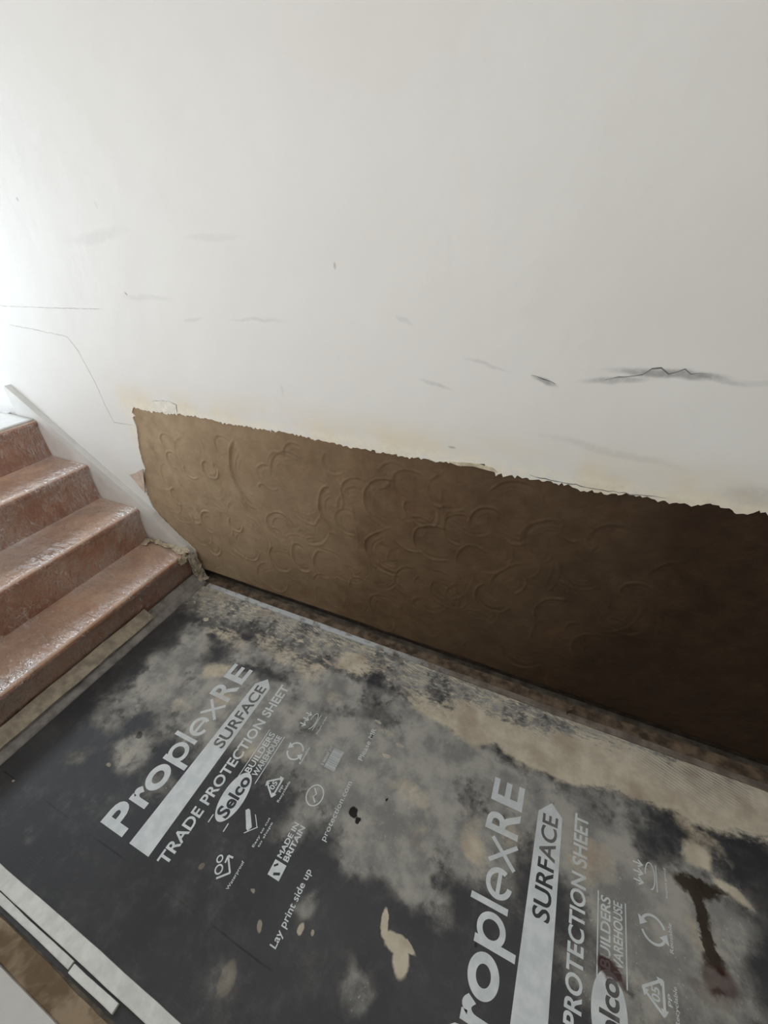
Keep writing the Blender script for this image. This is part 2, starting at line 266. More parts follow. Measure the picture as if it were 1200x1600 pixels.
# ------------------------------------------------------------------ object helpers
def tag(o, label=None, cat=None, group=None, kind=None):
    if label: o['label'] = label
    if cat: o['category'] = cat
    if group: o['group'] = group
    if kind: o['kind'] = kind
    return o
def empty(name, loc, label, cat, group=None, kind=None):
    o = bpy.data.objects.new(name, None); COL.objects.link(o); o.location = loc; o.empty_display_size = 0.05
    return tag(o, label, cat, group, kind)
def link(name, me, mat, parent=None, smooth=False):
    o = bpy.data.objects.new(name, me); COL.objects.link(o)
    for mt in (mat if isinstance(mat, list) else [mat]): me.materials.append(mt)
    if smooth:
        for p in me.polygons: p.use_smooth = True
    if parent is not None:
        o.parent = parent; o.matrix_parent_inverse = Matrix.Translation(-Vector(parent.location))
    return o
def from_bm(name, bm, mat, parent=None, smooth=False):
    bmesh.ops.recalc_face_normals(bm, faces=bm.faces[:])
    me = bpy.data.meshes.new(name); bm.to_mesh(me); bm.free()
    return link(name, me, mat, parent, smooth)
def box_bm(bm, x0, x1, y0, y1, z0, z1, bevel=0.0):
    b2 = bmesh.new(); bmesh.ops.create_cube(b2, size=1)
    for v in b2.verts: v.co = Vector((x0 + (v.co.x + .5) * (x1 - x0), y0 + (v.co.y + .5) * (y1 - y0), z0 + (v.co.z + .5) * (z1 - z0)))
    if bevel: bmesh.ops.bevel(b2, geom=b2.edges[:], offset=bevel, segments=2, affect='EDGES', profile=0.6)
    me = bpy.data.meshes.new('tmp'); b2.to_mesh(me); b2.free(); bm.from_mesh(me); bpy.data.meshes.remove(me)
def box(name, ext, mat, parent=None, bevel=0.0):
    bm = bmesh.new(); box_bm(bm, *ext, bevel=bevel); return from_bm(name, bm, mat, parent)
def grid_mesh(P, thick_dir=None, close=False):
    """P: array (nu, nv, 3) -> mesh"""
    nu, nv = P.shape[:2]; idx = np.arange(nu * nv).reshape(nu, nv)
    f = np.stack([idx[:-1, :-1], idx[1:, :-1], idx[1:, 1:], idx[:-1, 1:]], -1).reshape(-1, 4)
    V = P.reshape(-1, 3); Fs = f
    if thick_dir is not None:
        off = len(V); V = np.concatenate([V, V + np.array(thick_dir)]); Fs = [Fs, f[:, ::-1] + off]
        for e in (idx[:, 0], idx[::-1, -1], idx[0, ::-1], idx[-1, :]):
            a, b = e[:-1], e[1:]; Fs.append(np.stack([b, a, a + off, b + off], -1))
        Fs = np.concatenate(Fs)
    me = bpy.data.meshes.new('g'); me.from_pydata(V.tolist(), [], Fs.tolist()); me.update(); return me
def fbm(x, y, seed=0, octs=4, base=1.0, gain=0.5):
    rs = np.random.RandomState(seed); out = np.zeros(np.broadcast(x, y).shape); amp = 1.0
    for o in range(octs):
        for _ in range(3):
            a = rs.uniform(0, 2 * np.pi); f = base * 2 ** o * rs.uniform(.7, 1.3); ph = rs.uniform(0, 6.28, 2)
            out = out + amp * np.sin(f * (np.cos(a) * x + np.sin(a) * y) + ph[0] + 1.3 * np.sin(f * .6 * (np.sin(a) * x - np.cos(a) * y) + ph[1])) / 3
        amp *= gain
    return out
def dust_attribute(me):
    """how thickly grey and tan plaster dust lies at each vertex (broad patches; fine grain is in the material)"""
    nv = len(me.vertices); co = np.empty(nv * 3, 'f'); me.vertices.foreach_get('co', co); co = co.reshape(-1, 3).astype(float)
    x0, y0 = co[:, 0], co[:, 1]
    x = x0 + .022 * fbm(x0, y0, 71, 3, 9.0) + .010 * fbm(x0, y0, 73, 3, 40.0); y = y0 + .022 * fbm(x0, y0, 72, 3, 9.0) + .010 * fbm(x0, y0, 74, 3, 40.0)
    out = np.zeros((nv, 3))
    for c, lst in enumerate((GREY_DUST, TAN_DUST)):
        for (a, b, ra, rb, rot, st) in lst:
            dx_, dy_ = x - a, y - b; cs, sn = math.cos(rot), math.sin(rot)
            d_ = np.hypot((dx_ * cs + dy_ * sn) / ra, (-dx_ * sn + dy_ * cs) / rb)
            t_ = np.clip((1.25 - d_) / .9, 0, 1); out[:, c] += st * t_ * t_ * (3 - 2 * t_)
    at = me.attributes.new('dust_cover', 'FLOAT_VECTOR', 'POINT'); at.data.foreach_set('vector', out.astype('f').ravel())
def poly_prism(bm, pts3, off):
    """extrude a planar polygon by vector off"""
    off = Vector(off)
    a = [bm.verts.new(p) for p in pts3]; b = [bm.verts.new(Vector(p) + off) for p in pts3]
    fa = bm.faces.new(a); fb = bm.faces.new(list(reversed(b)))
    k = len(a)
    for i in range(k): bm.faces.new((a[i], b[i], b[(i + 1) % k], a[(i + 1) % k]))
    bmesh.ops.triangulate(bm, faces=[fa, fb], ngon_method='EAR_CLIP')
def rag(pts, step=0.006, amp=0.0025, seed=1):
    """resample a polyline and roughen it"""
    rs = random.Random(seed); out = []
    for (a, b) in zip(pts[:-1], pts[1:]):
        L = math.dist(a, b); k = max(1, int(L / step))
        for i in range(k):
            t = i / k; out.append((a[0] + (b[0] - a[0]) * t + rs.gauss(0, amp) * .5, a[1] + (b[1] - a[1]) * t + rs.gauss(0, amp)))
    out.append(tuple(pts[-1])); return out

# ------------------------------------------------------------------ setting
XR, XL, ZC, YF = 2.95, -2.0, 4.8, -1.34
YH = -2.45         # unseen far wall beyond the half wall, added behind the front fill
UP = 0.751          # level of the upper landing
# back wall: white skin with a ragged opening over a masonry slab
left_edge = [(0.025, 0.007), (0.018, 0.036), (0.013, 0.082), (0.010, 0.119), (0.019, 0.175), (-0.037, 0.226), (-0.097, 0.287), (-0.140, 0.325), (-0.173, 0.373), (-0.178, 0.451), (-0.162, 0.534), (-0.125, 0.591), (-0.117, 0.599), (-0.116, 0.641), (-0.103, 0.704), (-0.065, 0.806), (-0.066, 0.847), (-0.047, 0.855), (-0.059, 0.867), (-0.039, 0.891)]
top_edge = [(-0.039, 0.891), (0.081, 0.888), (0.138, 0.892), (0.203, 0.896), (0.303, 0.897), (0.407, 0.896), (0.441, 0.889), (0.526, 0.894), (0.620, 0.893), (0.697, 0.898), (0.750, 0.892), (0.811, 0.889), (0.871, 0.887), (0.938, 0.883), (1.004, 0.885), (1.075, 0.884), (1.127, 0.885), (1.178, 0.886), (1.245, 0.888), (1.299, 0.890), (1.344, 0.898), (1.385, 0.896), (1.398, 0.879), (1.447, 0.881), (1.517, 0.882), (1.575, 0.884), (1.616, 0.876), (1.678, 0.878), (1.723, 0.889), (1.771, 0.885), (1.810, 0.885), (1.861, 0.890), (1.886, 0.903), (1.917, 0.895), (1.945, 0.888), (1.968, 0.894), (1.978, 0.903), (1.997, 0.894)]
te = rag(top_edge, 0.007, 0.0028, 3)
x, z = te[-1]
while x < XR - 0.03:
    x += 0.03; te.append((x, 0.885 + 0.010 * math.sin(x * 21) + random.uniform(-.006, .006)))
te.append((XR, 0.885))
le = rag(left_edge, 0.006, 0.0016, 5)
outline = [(XL, UP - 0.1), (-0.62, 0.35), (-0.02, -0.02), (0.05, -0.02)] + le + te[1:] + [(XR, ZC), (XL, ZC)]
from mathutils.geometry import delaunay_2d_cdt
cv, ce, cf, *_ = delaunay_2d_cdt([Vector(p) for p in outline], [], [list(range(len(outline)))], 1, 1e-6)
bm = bmesh.new()
vv = [bm.verts.new((v.x, 0, v.y)) for v in cv]
for f in cf: bm.faces.new([vv[i] for i in f])
res = bmesh.ops.extrude_face_region(bm, geom=bm.faces[:])
bmesh.ops.translate(bm, verts=[g for g in res['geom'] if isinstance(g, bmesh.types.BMVert)], vec=(0, 0.009, 0))
wall = from_bm('wall_back', bm, M_WALL); tag(wall, kind='structure')
box('masonry', (XL, XR, 0.0305, 0.13, -0.15, ZC), M_BRICK, wall)
# cement render filling the opening, with trowel swirls
dx = 0.004
gx = np.arange(-0.30, XR, dx); gz = np.arange(0.046, 0.925, dx)
GX, GZ = np.meshgrid(gx, gz, indexing='ij')
H = 0.0016 * fbm(GX, GZ, 11, 4, 9.0, .6) + 0.0006 * fbm(GX, GZ, 12, 3, 70.0, .7)
rs = np.random.RandomState(5)
arcs = []
def A(px, r, t0=0, t1=360, asp=1.0, s=1.0): arcs.append((px[0], px[1], r, t0, t1, asp, s))
sw = [(0.285, 0.678), (0.165, 0.642), (0.024, 0.491), (0.175, 0.383), (0.338, 0.414), (0.496, 0.683), (0.587, 0.702), (0.585, 0.469), (0.353, 0.316), (0.850, 0.614), (0.913, 0.583), (1.062, 0.698), (1.066, 0.483), (1.183, 0.698), (1.233, 0.583), (0.547, 0.287), (0.665, 0.326), (0.768, 0.333), (0.933, 0.274), (1.037, 0.197), (1.394, 0.712), (1.447, 0.409), (1.486, 0.509), (1.658, 0.408), (1.775, 0.309), (1.835, 0.576), (1.461, 0.786), (1.558, 0.567), (0.085, 0.678), (0.088, 0.765), (0.397, 0.789), (0.718, 0.814), (0.870, 0.811), (1.143, 0.784), (1.266, 0.789), (1.315, 0.659), (0.149, 0.255), (0.093, 0.422), (1.367, 0.544), (0.957, 0.693), (0.734, 0.584), (1.146, 0.377), (1.292, 0.369), (1.576, 0.687), (1.730, 0.734)]
par = [(.042,0,360,1,1),(.036,0,360,1,.8),(.040,30,330,1.2,.8),(.050,0,360,1.25,1.4),(.042,0,360,1.1,1.3),(.10,120,250,1.6,1.5),(.055,0,300,1,.8),(.065,20,240,1.2,1.3),(.09,190,350,1,1.2),
 (.07,100,260,1.5,1.5),(.06,0,360,1,.7),(.085,80,260,1.2,1.1),(.10,110,290,1,1.2),(.06,20,330,1,.9),(.075,60,300,1,1.1),(.055,0,360,1.4,.9),(.05,40,320,1.5,1),(.05,0,360,1.5,1),(.05,0,200,1,.7),(.07,60,220,1,.7),
 (.055,40,200,1,1.1),(.06,0,360,1.1,1.0),(.05,300,420,1.2,1.0),(.08,90,200,1,1.3),(.06,100,200,1.2,1.2),(.045,60,190,1,1.2),(.08,20,160,1,.6),(.06,320,400,1.5,.9),(.04,60,260,1,1.0),(.04,0,200,1,.8),(.05,0,200,1,.6),(.05,60,200,1,.7),(.05,0,360,1,.5),(.06,60,260,1,.6),(.07,0,360,1,.5),(.06,90,270,1,.8),(.05,180,360,1.4,.9),(.05,180,300,1.4,.8),(.06,60,200,1.1,.8),(.07,30,200,1.2,.7),(.05,190,340,1.2,.8),(.06,90,250,1.3,.8),(.07,0,300,1,.6),(.07,80,240,1.2,.7),(.06,60,200,1,.5)]
for c, q in zip(sw, par): A(c, q[0], q[1], q[2], q[3], q[4])
for _ in range(130):
    A((rs.uniform(-.2, 1.9), rs.uniform(.12, .8)), rs.uniform(.03, .11), *(lambda a: (a, a + rs.uniform(40, 130)))(rs.uniform(0, 360)), rs.uniform(1, 1.5), rs.uniform(.25, .7))
for (cx, cz, r, t0, t1, asp, s) in arcs:
    if t1 - t0 >= 300: t0 = rs.uniform(60, 160); t1 = t0 + rs.uniform(170, 250)
    sl = np.abs(GX - cx) < r * 1.9; 
    i0 = max(0, int((cx - r * 1.9 + .30) / dx)); i1 = min(len(gx), int((cx + r * 1.9 + .30) / dx)); 
    if i1 <= i0: continue
    X_ = GX[i0:i1] - cx; Z_ = (GZ[i0:i1] - cz) / asp
    wob = 0.006 * fbm(GX[i0:i1], GZ[i0:i1], int(abs(cx * 1000)) % 977, 2, 30.0)
    rr = np.hypot(X_, Z_) + wob; an = np.degrees(np.arctan2(Z_, X_))
    mid = (t0 + t1) / 2; half = (t1 - t0) / 2
    dd = np.abs((an - mid + 180) % 360 - 180)
    w = np.clip((half - dd) / 18 + .5, 0, 1) if half < 180 else np.ones_like(dd)
    u = (rr - r)
    prof = np.where(u > 0, np.exp(-(u / 0.0020) ** 2), np.exp(-(u / 0.0048) ** 2)) * (0.75 + 0.5 * fbm(GX[i0:i1], GZ[i0:i1], 77, 2, 60.0)) - 0.55 * np.exp(-((u + 0.009) / 0.006) ** 2)
    for q in (.86, .74, .6):
        prof = prof + rs.uniform(.1, .5) * np.exp(-((rr - r * q) / 0.0026) ** 2)
    disc = np.clip((r - rr) / 0.004, 0, 1) * (X_ * .030 / r)
    H[i0:i1] += 2.1 * s * (0.0022 * prof * w + 0.05 * disc * .5 * w)
P = np.stack([GX, 0.0045 - np.clip(H, -.006, .014) * (GZ < 0.93), GZ], -1)
P[:, :, 1] = np.where((GZ > 0.86) | (GX < -0.15), np.maximum(P[:, :, 1], 0.0015), P[:, :, 1])
# trowelled lower edge, slightly uneven
P[:, 0, 2] += 0.004 * fbm(gx, gx * 0, 31, 4, 14.0)
P[:, :3, 1] += np.array([.006, .003, .001])[None]
me = grid_mesh(P, (0, 0.018, 0))
rp = link('cement_patch', me, M_REND, None, True)
tag(rp, 'brown damp cement render patch with trowel swirls low on the white wall', 'render patch')
# hairline cracks
def crack(pts, w, mat, seed, parent, y=-0.0007, th=0.0006, jag=0.0025):
    rs_ = random.Random(seed); pp = rag(pts, 0.012, jag, seed); bm = bmesh.new(); prev = None
    for i, (a, b) in enumerate(pp):
        e = min(i, len(pp) - 1 - i); ww = w * rs_.uniform(.35, 1.2) * (0.3 if e < 2 else 1)
        cur = [bm.verts.new((a, y, b + ww / 2)), bm.verts.new((a, y, b - ww / 2)), bm.verts.new((a, y + th, b - ww / 2)), bm.verts.new((a, y + th, b + ww / 2))]
        if prev:
            for k in range(4): bm.faces.new((prev[k], prev[(k + 1) % 4], cur[(k + 1) % 4], cur[k]))
        else: bm.faces.new(cur)
        prev = cur
    bm.faces.new(prev[::-1])
    return from_bm('crack', bm, mat, parent)
crack([(-0.810, 1.237), (-0.622, 1.240), (-0.291, 1.243), (-0.003, 1.248)], 0.0012, M_CRACK2, 1, wall, jag=.0005)
crack([(-0.620, 1.171), (-0.438, 1.158), (-0.269, 1.144), (-0.238, 1.094), (-0.214, 0.968), (-0.212, 0.875), (-0.201, 0.806), (-0.081, 0.812)], 0.0012, M_CRACK2, 2, wall, jag=.0010)
crack([(1.446, 1.150), (1.475, 1.147), (1.502, 1.138)], 0.004, M_CRACK, 3, wall)
crack([(1.602, 1.156), (1.636, 1.169), (1.671, 1.175), (1.683, 1.187), (1.715, 1.184), (1.742, 1.189), (1.781, 1.186)], 0.0028, M_CRACK, 4, wall)
crack([(1.485, 0.896), (1.538, 0.890), (1.601, 0.888), (1.676, 0.886), (1.799, 0.895)], 0.0022, M_CRACK, 5, wall, jag=.0012)
crack([(0.089, 0.934), (0.174, 0.942), (0.216, 0.935), (0.202, 0.901)], 0.002, M_CRACK2, 6, wall, jag=.001)
bm = bmesh.new(); q = [(-0.243, 0.548), (-0.197, 0.564), (-0.128, 0.600), (-0.156, 0.529), (-0.182, 0.461)]
poly_prism(bm, [(a, -0.004, b) for a, b in q], (0, 0.002, 0)); fl = from_bm('torn_flap', bm, M_PEEL, wall); fl['label'] = 'curled pinkish flap of torn plaster skim'
# thin broken lips of filler along the top of the patch
q = [(1.260, 0.893), (1.300, 0.898), (1.344, 0.902), (1.387, 0.897), (1.402, 0.886), (1.379, 0.887), (1.334, 0.892), (1.290, 0.886)]
bm = bmesh.new(); poly_prism(bm, [(a, -0.003, b) for a, b in q], (0, 0.003, 0)); lp = from_bm('broken_lip', bm, M_PAPER, wall)
q = [(0.087, 0.929), (0.174, 0.942), (0.212, 0.932), (0.205, 0.901), (0.128, 0.894), (0.077, 0.895)]
bm = bmesh.new(); poly_prism(bm, [(a, -0.0012, b) for a, b in rag(q + q[:1], .006, .0012, 9)[:-1]], (0, 0.001, 0)); lp = from_bm('broken_lip', bm, M_CREAM, wall)

def struct(name, ext, mat):
    return tag(box(name, ext, mat), kind='structure')
struct('floor', (-0.02, XR, YF, 0.0305, -0.12, -0.0015), M_FLOOR)
struct('floor_upper', (XL, -1.001, YF, -0.0, UP - .12, UP - 0.003), M_STRING)
struct('wall_right', (XR + .001, XR + .1, YH, 0.13, -1.4, ZC), M_WALL)
wf = struct('wall_front', (XL, XR, YF - 0.1, YF, -0.1499, 0.92), M_WALL)  # kept low so the added front fill passes over
bm = bmesh.new()
for e in ((XL, -0.6, -1.4, ZC), (0.9, XR + .1, -1.4, ZC), (-0.6, 0.9, -1.4, 0.75), (-0.6, 0.9, 1.95, ZC)):
    box_bm(bm, e[0], e[1], YH - .1, YH, e[2], e[3])
tag(from_bm('wall_hall', bm, M_WALL), kind='structure')  # unseen wall, added with an opening for the front fill
bm = bmesh.new()
for e in ((-.6, .9, .75, .8), (-.6, .9, 1.9, 1.95), (-.6, -.55, .8, 1.9), (.85, .9, .8, 1.9), (.12, .18, .8, 1.9)):
    box_bm(bm, e[0], e[1], YH - .08, YH - .03, e[2], e[3], .004)
tag(from_bm('added_window', bm, M_STRING), kind='structure')  # invented window frame around the added front fill
struct('floor_lower', (XL, XR + .1, YH - .1, YF - .1, -1.5, -1.4), M_FLOOR)
# ceiling with an opening added for the overhead fill
bm = bmesh.new()
for e in ((XL, -0.45, YF, 0.13), (2.25, XR, YF, 0.13), (-0.45, 2.25, -0.15, 0.13), (-0.45, 2.25, YH, -1.10), (XL, -0.45, YH, YF), (2.25, XR, YH, YF)):
    box_bm(bm, e[0], e[1], e[2], e[3], ZC, ZC + .08)
tag(from_bm('ceiling', bm, M_WALL), kind='structure')
# left wall with the window
bm = bmesh.new()
for e in ((YH, 0.13, -1.4, 0.88), (YH, 0.13, 2.28, ZC), (YH, -1.12, 0.88, 2.28), (-0.05, 0.13, 0.88, 2.28)):
    box_bm(bm, XL - 0.12, XL, e[0], e[1], e[2], e[3])
tag(from_bm('wall_left', bm, M_WALL), kind='structure')
bm = bmesh.new()
for e in ((-1.12, -0.05, 0.88, 0.93), (-1.12, -0.05, 2.23, 2.28), (-1.12, -1.07, 0.93, 2.23), (-0.10, -0.05, 0.93, 2.23), (-0.61, -0.56, 0.93, 2.23)):
    box_bm(bm, XL - 0.09, XL - 0.04, e[0], e[1], e[2], e[3], 0.004)
tag(from_bm('window_1', bm, M_STRING), kind='structure')

# ------------------------------------------------------------------ staircase
G, R_, Z1 = 0.2468, 0.19, 0.1811
stair = empty('staircase', (0, -0.62, 0), 'reddish brown covered stairs rising to the left along the white wall', 'staircase')
NOSE = 0.022
def step_profile(k, off=0.0):
    """(x, z) points from the foot of the riser over the nosing to the back of the tread"""
    xn = -k * G; zt = Z1 + k * R_; zb = zt - (R_ if k else Z1)
    r = 0.014
    pts = [(xn - NOSE + off, zb + off * (0 if k == 0 else 1)), (xn - NOSE + off + .002, zb + .05), (xn - NOSE + off + .006, zt - 0.065), (xn - .006 + off, zt - 0.038)]
    for a in (-10, 20, 50, 80, 90):
        pts.append((xn - r + (r + off) * math.cos(math.radians(a)), zt - r + (r + off) * math.sin(math.radians(a))))
    back = -(k + 1) * G - NOSE if k < 3 else -0.775 - off
    pts.append((back + off, zt + off))
    return pts
YS = -0.028
def dens(pts, step):
    out = []
    for a, b in zip(pts[:-1], pts[1:]):
        k = max(1, int(math.dist(a, b) / step))
        out += [(a[0] + (b[0] - a[0]) * i / k, a[1] + (b[1] - a[1]) * i / k) for i in range(k)]
    return out + [pts[-1]]
for k in range(4):
    pr = step_profile(k)
    # riser: front face and body under the nosing
    zt = Z1 + k * R_; zb = zt - (R_ if k else Z1)
    bm = bmesh.new(); xr = -k * G - NOSE
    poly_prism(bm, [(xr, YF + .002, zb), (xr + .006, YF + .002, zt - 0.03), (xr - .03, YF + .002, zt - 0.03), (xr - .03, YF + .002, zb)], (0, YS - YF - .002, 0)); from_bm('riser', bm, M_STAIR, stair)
    bm = bmesh.new(); xn = -k * G; r = 0.014; back = -(k + 1) * G - NOSE - .001 if k < 3 else -1.0
    pts = [(xn - NOSE - .002, YF + .002, zt - .0295), (xn - .006, YF + .002, zt - .027)]
    for a in (-10, 15, 40, 65, 90): pts.append((xn - r + r * math.cos(math.radians(a)), YF + .002, zt - r + r * math.sin(math.radians(a))))
    pts += [(back, YF + .002, zt), (back, YF + .002, zt - .0295)]
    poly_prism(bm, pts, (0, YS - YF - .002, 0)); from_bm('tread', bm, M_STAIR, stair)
# continuous film draped over all the steps
prof = []
for k in range(4): prof += dens(step_profile(k, 0.004), 0.010)[(1 if k else 0):]
prof = np.array(prof)
prof[0, 1] = max(prof[0, 1], 0.004)
d = np.gradient(prof, axis=0); nn = np.stack([-d[:, 1], d[:, 0]], -1) * -1; nn /= np.linalg.norm(nn, axis=1)[:, None]
s_ = np.concatenate([[0], np.cumsum(np.linalg.norm(np.diff(prof, axis=0), axis=1))])
ys = np.linspace(YF + .001, YS - .002, 120)
S, Yg = np.meshgrid(s_, ys, indexing='ij')
wr = 0.0016 * fbm(S, Yg, 21, 4, 14.0, .6) + 0.0022 * np.abs(fbm(S * 1.0 + Yg * .5, Yg * .35, 22, 3, 26.0)) ** 2
wr = np.clip(wr, -0.001, 0.006)
# soften the inner corners: the film bridges them
P = np.stack([prof[:, 0][:, None] + nn[:, 0][:, None] * wr, Yg, prof[:, 1][:, None] + nn[:, 1][:, None] * wr], -1)
for k in range(1, 4):
    cx, cz = -k * G - NOSE, Z1 + (k - 1) * R_
    dist = np.hypot(P[:, :, 0] - cx, P[:, :, 2] - cz); f = np.clip(1 - dist / 0.03, 0, 1) ** 1.5 * 0.008
    P[:, :, 0] += f * .8; P[:, :, 2] += f * .8
film = link('protective_film', grid_mesh(P), M_FILM, stair, True); film['label'] = 'creased clear plastic film'
ds = grid_mesh((lambda a, b: np.stack([a, b, UP + .0085 + .0010 * fbm(a, b, 61, 4, 12.0)], -1))(*np.meshgrid(np.linspace(XL + .02, -.750, 60), np.linspace(YF + .01, YS - .004, 60), indexing='ij')), (0, 0, -.0065))  # added white sheet, stands in for blown-out window glare on the tread
tag(link('glare_sheet', ds, M_STRING, None, True), 'white sheet added for the window glare on the upper landing at the top of the stairs', 'glare sheet')
# string board along the wall
st = [(-0.872, 0.893), (-0.858, 0.903), (-0.163, 0.358), (-0.010, 0.205)] + [(0.012, 0.160), (0.018, 0.0), (-0.06, 0.0), (-0.9, 0.60)]
bm = bmesh.new(); poly_prism(bm, [(a, -0.0272, b) for a, b in st], (0, 0.0267, 0))
sb = from_bm('stair_string', bm, M_STRING); tag(sb, 'white painted sloping string board between stairs and wall', 'skirting board')

# ------------------------------------------------------------------ foot of the stairs
bm = bmesh.new(); N = 90; ys = np.linspace(YF, -0.03, N)
def strip_section(name, secs, mat, parent=None, y0=YF, y1=-0.03, n_=90, amp=0.0012, seed=4, smooth=True):
    """sweep a closed (x, z) section along y with small wobble"""
    ys = np.linspace(y0, y1, n_); k = len(secs); P = []
    wob = amp * fbm(ys, ys * 0, seed, 5, 12.0); wz = amp * fbm(ys, ys * 0, seed + 1, 5, 15.0)
    bm = bmesh.new(); prev = None
    for i, y in enumerate(ys):
        cur = [bm.verts.new((x + wob[i] * (1 if x > 0.02 else .3), y, max(z, 0.0) + (wz[i] if z > 0.01 else 0))) for x, z in secs]
        if prev:
            for j in range(k): bm.faces.new((prev[j], prev[(j + 1) % k], cur[(j + 1) % k], cur[j]))
        else: bm.faces.new(cur)
        prev = cur
    bm.faces.new(prev[::-1]); return from_bm(name, bm, mat, parent, False)
bead = strip_section('stair_foot_bead', [(-.012, .001), (-.012, .040), (-.004, .044), (.014, .040), (.026, .026), (.030, .020), (.046, .016), (.058, .008), (.062, .003), (.062, .001)], M_BEAD)
tag(bead, 'dusty grey bead running along the foot of the lowest riser', 'trim')
tape = strip_section('masking_tape', [(-.006, .066), (-.0085, .068), (.006, .056), (.024, .042), (.036, .033), (.034, .030), (.022, .038), (.004, .052)], M_TAPE, None, YF, -0.318, 80, 0.003, 9)
tag(tape, 'dusty tan masking tape strip stuck above the grey bead on the lowest riser', 'tape')
# crumpled pieces at the wall end of the lowest step
def crumple(name, path, widths, mat, amp, seed, label, cat, parent=None, th=0.0012):
    """ragged strip along a 3-D path; widths are vectors across it"""
    rs_ = np.random.RandomState(seed); path = np.array(path, float); widths = np.array(widths, float)
    t = np.linspace(0, len(path) - 1, 26); ip = np.arange(len(path))
    C_ = np.stack([np.interp(t, ip, path[:, k]) for k in range(3)], -1); W_ = np.stack([np.interp(t, ip, widths[:, k]) for k in range(3)], -1)
    us = np.linspace(-.5, .5, 9); P = C_[:, None] + W_[:, None] * us[None, :, None] * (1 + .25 * rs_.randn(26)[:, None, None] * .6)
    nz = rs_.randn(26, 9, 3) * amp; nz[1:-1] = (nz[:-2] + nz[1:-1] * 2 + nz[2:]) / 3; P = P + nz
    me = grid_mesh(P, (th * .5, -th, th * .5)); o = link(name, me, mat, parent, False)
    return tag(o, label, cat)
crumple('torn_paper', [(-.245, -.040, .200), (-.245, -.060, .192), (-.240, -.078, .190)], [(.040, 0, .006)] * 3, M_PAPER, .0018, 1, 'small torn square of cream paper at the back of the lowest tread', 'paper scrap')
crumple('torn_paper', [(-.225, -.036, .197), (-.15, -.038, .195), (-.08, -.040, .196), (-.02, -.042, .195), (.012, -.040, .186)], [(.003, .020, .006)] * 3 + [(.006, .034, .010)] * 2, M_PAPER, .0035, 2, 'long crumpled cream paper strip where the lowest tread meets the string board', 'paper scrap')
crumple('torn_paper', [(.006, -.072, .192), (.013, -.074, .170), (.012, -.076, .145)], [(0, .044, .004), (0, .046, .0), (0, .030, -.008)], M_PAPER, .0016, 3, 'cream paper flap hanging over the nosing of the lowest step', 'paper scrap')
crumple('crumpled_tape', [(.018, -.030, .180), (.030, -.034, .130), (.030, -.034, .080), (.034, -.032, .035), (.052, -.036, .012)], [(.018, .030, 0), (.022, .034, 0), (.016, .030, 0), (.020, .034, 0), (.026, .026, .01)], M_TAPE, .0045, 4, 'crumpled grubby tape running down the corner post beside the lowest step', 'tape')

# ------------------------------------------------------------------ protection sheet with its print
xs = np.linspace(0.045, XR - .01, 480); ysn = np.linspace(-1.185, -0.055, 190)
SX, SY = np.meshgrid(xs, ysn, indexing='ij')
SZ = 0.0010 + 0 * SX
sheet = link('protection_sheet', grid_mesh(np.stack([SX, SY, SZ], -1), (0, 0, -0.0022)), M_SHEET, None, False)
dust_attribute(sheet.data)
tag(sheet, 'dusty charcoal plastic floor protection sheet with pale print', 'floor protection sheet')
ZT = 0.0014
CNT = [0]
def zj(z):
    CNT[0] = (CNT[0] + 1) % 7; return z + CNT[0] * 4e-5
def poly_print(bm, pts, z=ZT):
    z = zj(z); vs = [bm.verts.new((x, y, z)) for x, y in pts]; f = bm.faces.new(vs)
    f.normal_update()
    if f.normal.z < 0: f.normal_flip()
    if len(vs) > 4: bmesh.ops.triangulate(bm, faces=[f], ngon_method='EAR_CLIP')
# printed artwork is drawn with s along +y (reading direction) and t along +x (down the page)
def glyphs(bm, txt, s0, s1, t0, t1, bold=0.0, z=ZT, space=1.0):
    """text filled into the box reading s0..s1, from t0 (top) to t1 (bottom)"""
    cu = bpy.data.curves.new('t', 'FONT'); cu.body = txt; cu.size = 1.0; cu.offset = bold; cu.resolution_u = 4; cu.space_character = space
    ob = bpy.data.objects.new('t', cu); me = bpy.data.meshes.new_from_object(ob)
    V = np.array([v.co[:2] for v in me.vertices]); mn, mxx = V.min(0), V.max(0)
    sx = (s1 - s0) / (mxx[0] - mn[0]); sy = (t1 - t0) / (mxx[1] - mn[1])
    vs = [bm.verts.new((t1 - (v[1] - mn[1]) * sy, s0 + (v[0] - mn[0]) * sx, z)) for v in V]
    for p in me.polygons:
        try: bm.faces.new([vs[i] for i in p.vertices])
        except ValueError: pass
    bpy.data.objects.remove(ob); bpy.data.curves.remove(cu); bpy.data.meshes.remove(me)
def stroke(bm, pts, w, z=ZT, closed=False):
    """thick line through (t=x, s=y) points"""
    pts = [Vector(p) for p in pts]; n_ = len(pts); L = []; Rr = []
    for i in range(n_):
        a = pts[i - 1] if (i or closed) else pts[i]; b = pts[(i + 1) % n_] if (i < n_ - 1 or closed) else pts[i]
        d_ = (b - a).normalized(); nrm = Vector((-d_.y, d_.x)); L.append(pts[i] + nrm * w / 2); Rr.append(pts[i] - nrm * w / 2)
    for i in range(n_ if closed else n_ - 1):
        j = (i + 1) % n_; zz = zj(z) if n_ < 8 else z; f = bm.faces.new([bm.verts.new((*q, zz)) for q in (L[i], Rr[i], Rr[j], L[j])])
def ell(cx, cy, rx, ry, a0=0, a1=360, k=40):
    return [(cx + rx * math.cos(math.radians(a0 + (a1 - a0) * i / k)), cy + ry * math.sin(math.radians(a0 + (a1 - a0) * i / k))) for i in range(k + (a1 - a0 < 360))]
